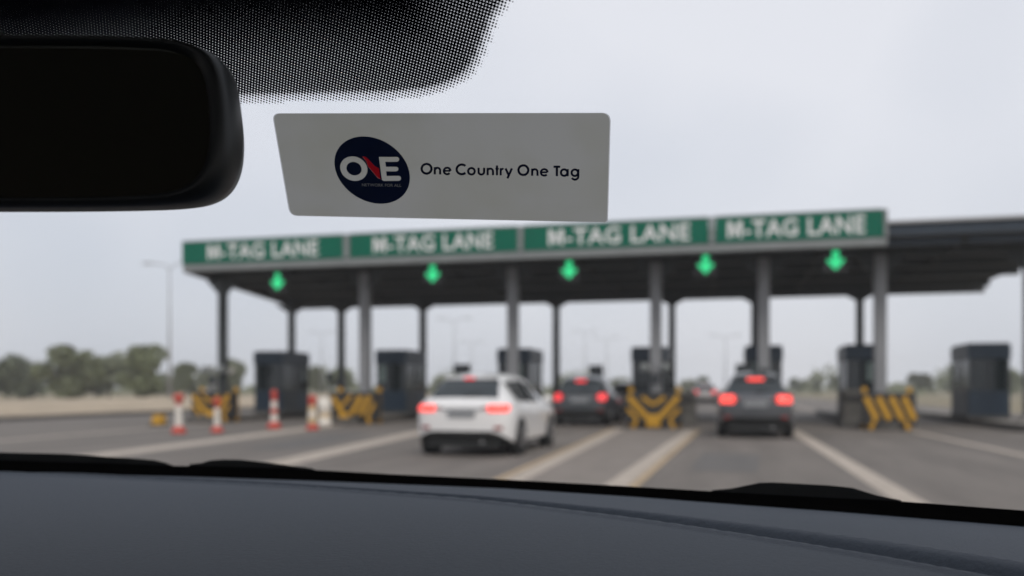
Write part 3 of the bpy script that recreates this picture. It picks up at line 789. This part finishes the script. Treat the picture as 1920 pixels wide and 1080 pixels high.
# wipers parked along the foot of the glass, outside it
def wiper(poly, name):
    pts_t = [gpt(u, v, -.016) for u, v in poly]; pts_b = [gpt(u, lerp_poly(top,u)+8, -.016) for u, v in poly]
    n = Vector((0,.018,-.006)); m = MB(); k = len(poly)
    vs = pts_t+pts_b+[p+n for p in pts_t]+[p+n for p in pts_b]
    fs = []
    for i in range(k-1):
        fs += [(i,i+1,k+i+1,k+i),(2*k+i,3*k+i,3*k+i+1,2*k+i+1),(i,2*k+i,2*k+i+1,i+1)]
    m.add(vs, fs); return ob(m, name, 'wiperrubber')
wiper([(-120,850),(-20,848),(120,851),(244,859),(290,863),(312,868)], 'wiper')
wiper([(355,870.5),(378,868),(395,863),(420,861.5),(450,862),(480,865),(515,869),(550,873.5),(585,878)], 'wiper')
wiper([(1335,919),(1370,916),(1395,911),(1425,905),(1450,904.5),(1500,907),(1560,910.5),(1600,915),(1622,922),(1645,929),(1690,938)], 'wiper')

# dotted black print round the mirror foot
edge = [(-260,235),(100,215),(300,198),(445,191),(620,187),(760,184),(820,178),(860,168),(888,154),(908,138),(925,112),(940,75),(955,35),(985,-5),(1060,-30),(1400,-45),(2000,-50)]
edge = [(u-(20 if 700 < u < 1000 else 0), v) for u, v in edge]
def sdist(u, v):
    best = 1e9
    for (ax, ay), (bx, by) in zip(edge, edge[1:]):
        dx, dy = bx-ax, by-ay; f = max(0, min(1, ((u-ax)*dx+(v-ay)*dy)/(dx*dx+dy*dy)))
        best = min(best, math.hypot(u-ax-f*dx, v-ay-f*dy))
    inside = v < lerp_poly(edge, u)
    return best if inside else -best
fu = [(-260+i*10) for i in range(130)]; fv = [-60+j*5 for j in range(61)]
fm = MB().grid([[gpt(u, v, .0012) for u in fu] for v in fv])
dots = []
def rad_of(e):
    if e < -1: return 0.0
    tabr = [(-1,.30),(8,.36),(13,.41),(19,.53),(40,.55),(90,.57),(130,.61),(190,.68),(300,.74)]
    for (a, b), (c, d) in zip(tabr, tabr[1:]):
        if e <= c: return b+(d-b)*(e-a)/(c-a)
    return .8
for v in fv:
    for u in fu: dots.append(rad_of(sdist(u, v)))
keep = []
nu = len(fu)
for f in fm.f:
    if max(dots[i] for i in f) > 0: keep.append(f)
fm.f = keep
frit = ob(fm, 'dotted_print', None, fix=False)
at = frit.data.attributes.new('dot_radius', 'FLOAT', 'POINT')
for i, r_ in enumerate(dots): at.data[i].value = r_
uvl = frit.data.uv_layers.new(name='UVMap')
PITCH = .00158; ca, sa = math.cos(R(62)), math.sin(R(62))
for lp in frit.data.loops:
    c = Vector(fm.v[lp.vertex_index])-own_inv; s = (c.z-ZB0)/math.sin(RAKE); x = c.x
    uvl.data[lp.index].uv = ((x*ca+s*sa)/PITCH, (-x*sa+s*ca)/PITCH)
m = bpy.data.materials.new('dotted_frit'); m.use_nodes = True; n = m.node_tree; n.nodes.clear()
o_ = n.nodes.new('ShaderNodeOutputMaterial'); tr_ = n.nodes.new('ShaderNodeBsdfTransparent'); df = n.nodes.new('ShaderNodeBsdfDiffuse')
df.inputs[0].default_value = (.008,.009,.014,1)
uvn = n.nodes.new('ShaderNodeUVMap'); uvn.uv_map = 'UVMap'
fr_ = n.nodes.new('ShaderNodeVectorMath'); fr_.operation = 'FRACTION'; sb_ = n.nodes.new('ShaderNodeVectorMath'); sb_.operation = 'SUBTRACT'; sb_.inputs[1].default_value = (.5,.5,0)
le = n.nodes.new('ShaderNodeVectorMath'); le.operation = 'LENGTH'; an = n.nodes.new('ShaderNodeAttribute'); an.attribute_name = 'dot_radius'
lt = n.nodes.new('ShaderNodeMath'); lt.operation = 'LESS_THAN'; mx = n.nodes.new('ShaderNodeMixShader')
n.links.new(uvn.outputs[0], fr_.inputs[0]); n.links.new(fr_.outputs[0], sb_.inputs[0]); n.links.new(sb_.outputs[0], le.inputs[0])
n.links.new(le.outputs['Value'], lt.inputs[0]); n.links.new(an.outputs['Fac'], lt.inputs[1]); n.links.new(lt.outputs[0], mx.inputs[0])
n.links.new(tr_.outputs[0], mx.inputs[1]); n.links.new(df.outputs[0], mx.inputs[2]); n.links.new(mx.outputs[0], o_.inputs[0])
frit.data.materials.append(m)

# rear view mirror
MD = .37
def mpt(u, v, back=0.0): return EYEP+ray(u, v)*MD+FWD*back
half = [(-480,70),(100,70),(300,74),(375,82),(415,100),(434,128),(443,165),(448,210),(449,250),(446,285),(437,318),(420,346),(392,366),(345,378),(244,384),(0,386),(-480,384)]
half = [(u-13, v) for u, v in half]; outl = smooth_poly(half); outl = outl+[(-500,380),(-512,360),(-518,330),(-520,230),(-518,130),(-512,95),(-500,76)]
def inset(poly, kx, ky, cu, cv): return [(cu+(u-cu)*kx, cv+(v-cv)*ky) for u, v in poly]
cu_, cv_ = -35, 228
rings = [(inset(outl,.905,.90,cu_,cv_), .001), (inset(outl,.925,.925,cu_,cv_), -.004), (inset(outl,.97,.968,cu_,cv_), -.005), (outl, .004), (inset(outl,1.0,.995,cu_,cv_), .014), (inset(outl,.96,.9,cu_,cv_), .030), (inset(outl,.7,.6,cu_,cv_), .042)]
mm = MB(); N = len(outl); vs = []; fs = []
for poly, bk in rings: vs += [mpt(u, v, bk) for u, v in poly]
for k in range(len(rings)-1):
    for i in range(N): fs.append((k*N+i, k*N+(i+1)%N, (k+1)*N+(i+1)%N, (k+1)*N+i))
fs.append(tuple(range((len(rings)-1)*N, len(rings)*N)))
mm.add(vs, fs)
mir = ob(mm, 'rear_view_mirror', 'mirrorshell', smooth=True)
ob(MB().add([mpt(u, v, .0005) for u, v in inset(outl,.915,.912,cu_,cv_)], [tuple(range(N))]), 'mirror_glass', 'mirrorglass', mir)
gp = gpt(-60, 60, .004)
ob(MB().tube([mpt(-40,228,.04), mpt(-40,150,.06), gp], [.012,.012,.016], 12), 'stem', 'mirrorshell', mir, smooth=True)
ob(MB().lathe([(.012,0),(.03,.0),(.028,.02),(.01,.024)], tuple(gp+Vector((0,-.02,-.015))), 14), 'mirror_foot', 'mirrorshell', mir, smooth=True)

# shell of the own car: roof lining, pillars, doors, bonnet, seats
YT = gsurf(CX, ZT)
rr = []
for j in range(12):
    f = j/11; r_ = []
    for b in range(21):
        x = CX-.70+b*1.40/20; y0 = gsurf(x, ZT-.012); y = y0+(-1.9-y0)*f
        r_.append((x, y, ZT+.005+.10*math.sin(min(1,f*1.3)*math.pi*.62)-.12*((x-CX)/.7)**4))
    rr.append(r_)
ro = ob(MB().grid(rr), 'roof_lining', 'lining', smooth=True)
so = ro.modifiers.new('solid', 'SOLIDIFY'); so.thickness = .03; so.offset = 1
for s in (-1, 1):
    x1 = CX+s*.76
    ob(MB().tube([(x1, gsurf(x1, ZB0-.1), ZB0-.1),(CX+s*.74, gsurf(CX+s*.74, ZB0+.12), ZB0+.12),(CX+s*.71, gsurf(CX+s*.71, ZT), ZT-.03)], .04, 10), 'windscreen_pillar', 'lining', smooth=True)
    ob(MB().prism([(x1,.75,.35),(x1,.75,1.0),(x1,.2,1.02),(x1,-1.9,1.06),(x1,-1.9,.35)], (s*.06,0,0)), 'door', 'dashdark', bevel=.01)
    for y in (-.75, -1.75): ob(MB().tube([(x1,y,1.05),(CX+s*.70,y-.1,ZT+.02)], .045, 8), 'side_pillar', 'lining')
ob(MB().box(CX-.74, CX+.74, -1.95, -1.8, .35, 1.12), 'rear_seat_back', 'dashdark', bevel=.03)
ob(MB().box(CX-.74, CX+.74, -1.9, .6, .30, .36), 'floor_pan', 'dashdark')
for x in (CX-.37, CX+.37):
    sb2 = ob(MB().box(x-.25,x+.25,-.85,-.72,.36,1.10), 'seat_back', 'dashdark', bevel=.04)
    ob(MB().box(x-.13,x+.13,-.86,-.77,1.10,1.32), 'headrest', 'dashdark', sb2, bevel=.03)
bn = []
for j in range(8):
    f = j/7; bn.append([(CX-.78+b*1.56/16, YB0+.10-KX*(CX-.78+b*1.56/16-CX)**2*1.0+f*1.0, ZB0-.135-.14*f*f-.10*((b-8)/8)**4) for b in range(17)])
ob(MB().grid(bn), 'bonnet', 'bodypaint', smooth=True)

# ================================================================== STICKER ON THE GLASS
def translucent(name, col, tl):
    m = mat(name, col, .6); n = m.node_tree; b = n.nodes['Principled BSDF']; o = [x for x in n.nodes if x.type == 'OUTPUT_MATERIAL'][0]
    t = n.nodes.new('ShaderNodeBsdfTranslucent'); t.inputs[0].default_value = (*tl, 1); a = n.nodes.new('ShaderNodeMixShader'); a.inputs[0].default_value = .5
    n.links.new(b.outputs[0], a.inputs[1]); n.links.new(t.outputs[0], a.inputs[2]); n.links.new(a.outputs[0], o.inputs[0])
    return m
translucent('sticker', (.62,.615,.57), (.53,.52,.47))
translucent('stickerred', (.55,.012,.03), (.95,.02,.045))
mat('stickerink', (.010,.016,.075), .5)
mat('stickernavy', (.008,.026,.11), .45)
mat('stickerlight', (.85,.85,.83), .6)
corners = [((512,213),14),((1143.5,212),17),((1138,416.5),5),((545,404),15)]
def rounded(cs, n=6):
    outp = []; k = len(cs)
    for i in range(k):
        p = Vector(cs[i][0]); a = Vector(cs[i-1][0]); b = Vector(cs[(i+1)%k][0]); r_ = cs[i][1]
        pa = p+(a-p).normalized()*r_; pb = p+(b-p).normalized()*r_
        for q in range(n+1):
            t_ = q/n; outp.append(tuple(pa*(1-t_)**2+p*2*t_*(1-t_)+pb*t_**2))
    return outp
sloc = gpt(830, 312, .005)
st = thing('tag_sticker', 'pale grey toll tag sticker with round navy logo stuck inside the windscreen', 'sticker', sloc)
SN = Vector((-2*KX*(sloc.x-CX), -1, -1/math.tan(RAKE))).normalized()
def spt(u, v, off):
    d = ray(u, v); k = (sloc-EYEP).dot(SN)/d.dot(SN); return EYEP+d*k+SN*off-sloc
ol = rounded(corners)
mb = MB(); n_ = len(ol)
mb.add([spt(u, v, 0) for u, v in ol], [tuple(range(n_))])
base = mb.build('sheet', 'sticker', st)
OFF = .0002
sn = MATS['sticker'].node_tree; tcs = sn.nodes.new('ShaderNodeTexCoord'); nzs = sn.nodes.new('ShaderNodeTexNoise'); nzs.inputs['Scale'].default_value = 22; nzs.inputs['Detail'].default_value = 4
rps = sn.nodes.new('ShaderNodeValToRGB'); rps.color_ramp.elements[0].position = .35; rps.color_ramp.elements[1].position = .65
rps.color_ramp.elements[0].color = (.475,.464,.40,1); rps.color_ramp.elements[1].color = (.525,.515,.48,1)
sn.links.new(tcs.outputs['Object'], nzs.inputs['Vector']); sn.links.new(nzs.outputs['Fac'], rps.inputs['Fac'])
sn.links.new(rps.outputs[0], [x for x in sn.nodes if x.type == 'BSDF_TRANSLUCENT'][0].inputs[0])
# bright strip round the printed sheet, a painted edge highlight
translucent('highlightrim', (.9,.9,.9), (1,1,1))
ctr = Vector((830,312)); rim_o = [tuple(Vector(p)+(Vector(p)-ctr).normalized()*2.0) for p in ol]
MB().add([spt(u, v, 0) for u, v in ol]+[spt(u, v, 0) for u, v in rim_o], [(i,(i+1)%n_,n_+(i+1)%n_,n_+i) for i in range(n_)]).build('highlight_rim', 'highlightrim', st)
def stroke(pts, wd, closed=False):
    n = len(pts); L = []; Rr = []
    for i in range(n):
        a = Vector(pts[(i-1) % n] if closed or i else pts[i]); b = Vector(pts[(i+1) % n] if closed or i < n-1 else pts[i])
        d = (b-a).normalized(); nn = Vector((-d.y, d.x))*wd/2; p = Vector(pts[i]); L.append(tuple(p+nn)); Rr.append(tuple(p-nn))
    return [[L[i], L[(i+1)%n], Rr[(i+1)%n], Rr[i]] for i in range(n if closed else n-1)]
def strokes(name, list_of, m, off, parent=st):
    mb = MB()
    for k, (pts, wd, cl) in enumerate(list_of):
        for q in stroke(pts, wd, cl): mb.add([spt(u, v, off+k*.00003) for u, v in q], [(0,1,2,3)])
    return mb.build(name, m, parent, fix=False)
def arc(cx, cy, rx, ry, a0, a1, n=22): return [(cx+rx*math.cos(R(a0+(a1-a0)*i/n)), cy+ry*math.sin(R(a0+(a1-a0)*i/n))) for i in range(n+1)]
def ell(cx, cy, rx, ry, sx, sy, n=64): return [(cx+rx*math.cos(a)+sx*ry*math.sin(a), cy+ry*math.sin(a)+sy*rx*math.cos(a)) for a in [2*math.pi*i/n for i in range(n)]]
# navy disc printed round the letters O N E, which stay the colour of the sheet
disc = ell(698, 318.5, 70.5, 62.5, .10, .13)
o_out = ell(663.6, 315.8, 25.6, 23.0, .06, .05, 40); o_in = ell(664, 315.8, 14.2, 12.6, .06, .05, 32)
def capend(cx, cy, r_): return [(cx+r_*math.cos(R(a)), cy+r_*math.sin(R(a))) for a in range(-90, 91, 18)]
e_out = [(710.5,293.8)]+capend(744,298.4,4.6)+[(722.7,303.0),(723.8,312.2)]+capend(742.8,316.6,4.3)+[(724.2,320.9),(725.2,329.4)]+capend(747.4,334.0,4.7)+[(719.5,338.9),(716.3,336.5)]
n_out = [(679.2,292.9),(686,293.6),(690,297),(703,311),(710.9,315.2),(713.6,335.6),(708.5,333.4),(699,322.2),(690.4,312),(687,302.5)]
def flat(polys, name, m, off, parent):
    c = bpy.data.curves.new('outline', 'CURVE'); c.dimensions = '2D'; c.fill_mode = 'BOTH'
    for poly in polys:
        sp = c.splines.new('POLY'); sp.points.add(len(poly)-1); sp.use_cyclic_u = True
        for q, (u, v) in zip(sp.points, poly): q.co = (u/1000, v/1000, 0, 1)
    o = bpy.data.objects.new('outline', c); COL.objects.link(o)
    me = bpy.data.meshes.new_from_object(o.evaluated_get(bpy.context.evaluated_depsgraph_get()))
    bpy.data.objects.remove(o); bpy.data.curves.remove(c)
    for v in me.vertices: v.co = spt(v.co.x*1000, v.co.y*1000, off)
    me.materials.clear(); me.materials.append(MATS[m]); me.name = name
    o = bpy.data.objects.new(name, me); COL.objects.link(o); o.parent = parent
    return o
logo = flat([disc, o_out, o_in, e_out, n_out], 'logo_disc', 'stickernavy', OFF, st)
flat([n_out], 'logo_swoosh', 'stickerred', OFF*.6, logo)
me_n, a0, a1, b0, b1 = text_mesh('NETWORK FOR ALL', .012)
me_n = me_n.copy()
for v in me_n.vertices:
    fx = (v.co.x-a0)/(a1-a0); fy = (v.co.y-b0)/(b1-b0)
    v.co = spt(679+74*fx, 348.5+1.2*fx-5.6*fy, OFF*2)
me_n.materials.clear(); me_n.materials.append(MATS['stickerlight'])
o = bpy.data.objects.new('logo_text', me_n); COL.objects.link(o); o.parent = logo
# the line of lettering, geometric round letters
def word(base0, slope, glyphs):
    L = []
    for ch, x in glyphs:
        y = base0+slope*(x-788); X = lambda dx: x+dx
        if ch == 'O': L.append((arc(x+11,y-10.2,9.2,9.0,0,360,32)[:-1],4.3,True))
        if ch == 'C': L.append((arc(x+11,y-10.0,9.6,9.0,-45,-315,28),4.3,False))
        if ch == 'o': L.append((arc(x+7.6,y-6.8,6.2,6.0,0,360,26)[:-1],4.0,True))
        if ch == 'n': L += [([(x+2,y),(x+2,y-13.6)],4.0,False),([(x+2,y-7)]+arc(x+7,y-7.4,5,4.9,180,360,14)+[(x+12,y)],3.9,False)]
        if ch == 'u': L += [([(x+2,y-13.6),(x+2,y-6)]+arc(x+7.2,y-6,5.2,5,180,0,14)[1:]+[(x+12.4,y-13.6)],4.0,False)]
        if ch == 'e': L += [([(x+1.6,y-6.9),(x+13.4,y-6.9)],3.3,False),(arc(x+7.6,y-6.7,6.3,6.0,0,-318,26),3.9,False)]
        if ch == 't': L += [([(x+3,y),(x+3,y-18.5)],4.0,False),([(x,y-12.4),(x+6.4,y-12.4)],3.3,False)]
        if ch == 'r': L += [([(x+2,y),(x+2,y-13.6)],4.0,False),([(x+2,y-7.5)]+arc(x+6,y-8,4,4.2,180,290,8),3.8,False)]
        if ch == 'y': L += [([(x+1,y-13.2),(x+7,y-.6)],4.1,False),([(x+13,y-13.2),(x+4.6,y+5.6)],4.1,False)]
        if ch == 'T': L += [([(x,y-17.6),(x+12.6,y-17.6)],4.1,False),([(x+6.3,y-17.6),(x+6.3,y)],4.3,False)]
        if ch == 'a': L += [(arc(x+7.4,y-6.8,6.0,6.0,0,360,26)[:-1],4.0,True),([(x+14,y-13.4),(x+14,y)],4.0,False)]
        if ch == 'g': L += [(arc(x+7.4,y-6.8,6.0,6.0,0,360,26)[:-1],4.0,True),([(x+14,y-13.4),(x+14,y-1)]+arc(x+7.6,y-.4,6.4,6.4,0,150,12)[1:],4.0,False)]
    return L
gl = [('O',789),('n',813.5),('e',831),('C',855),('o',876.5),('u',895.5),('n',912.5),('t',929),('r',937),('y',947),('O',970.5),('n',996),('e',1013),('T',1038),('a',1050.5),('g',1070.5)]
for k, (ch, x) in enumerate(gl):
    strokes('letter', word(326.2, .0145, [(ch, x)]), 'stickerink', OFF)

# ================================================================== HAZE
hz = MB().box(-330, 330, -60, 420, -1.1, 14.5).build('haze', None)
hz['kind'] = 'stuff'; hz['label'] = 'thin pale haze in the air over the plaza'; hz['category'] = 'haze'
m = bpy.data.materials.new('haze'); m.use_nodes = True; n = m.node_tree; n.nodes.clear()
o_ = n.nodes.new('ShaderNodeOutputMaterial'); pv = n.nodes.new('ShaderNodeVolumePrincipled')
pv.inputs['Color'].default_value = (.93,.94,.96,1); pv.inputs['Density'].default_value = .0009; pv.inputs['Anisotropy'].default_value = .3
n.links.new(pv.outputs[0], o_.inputs['Volume']); hz.data.materials.append(m)
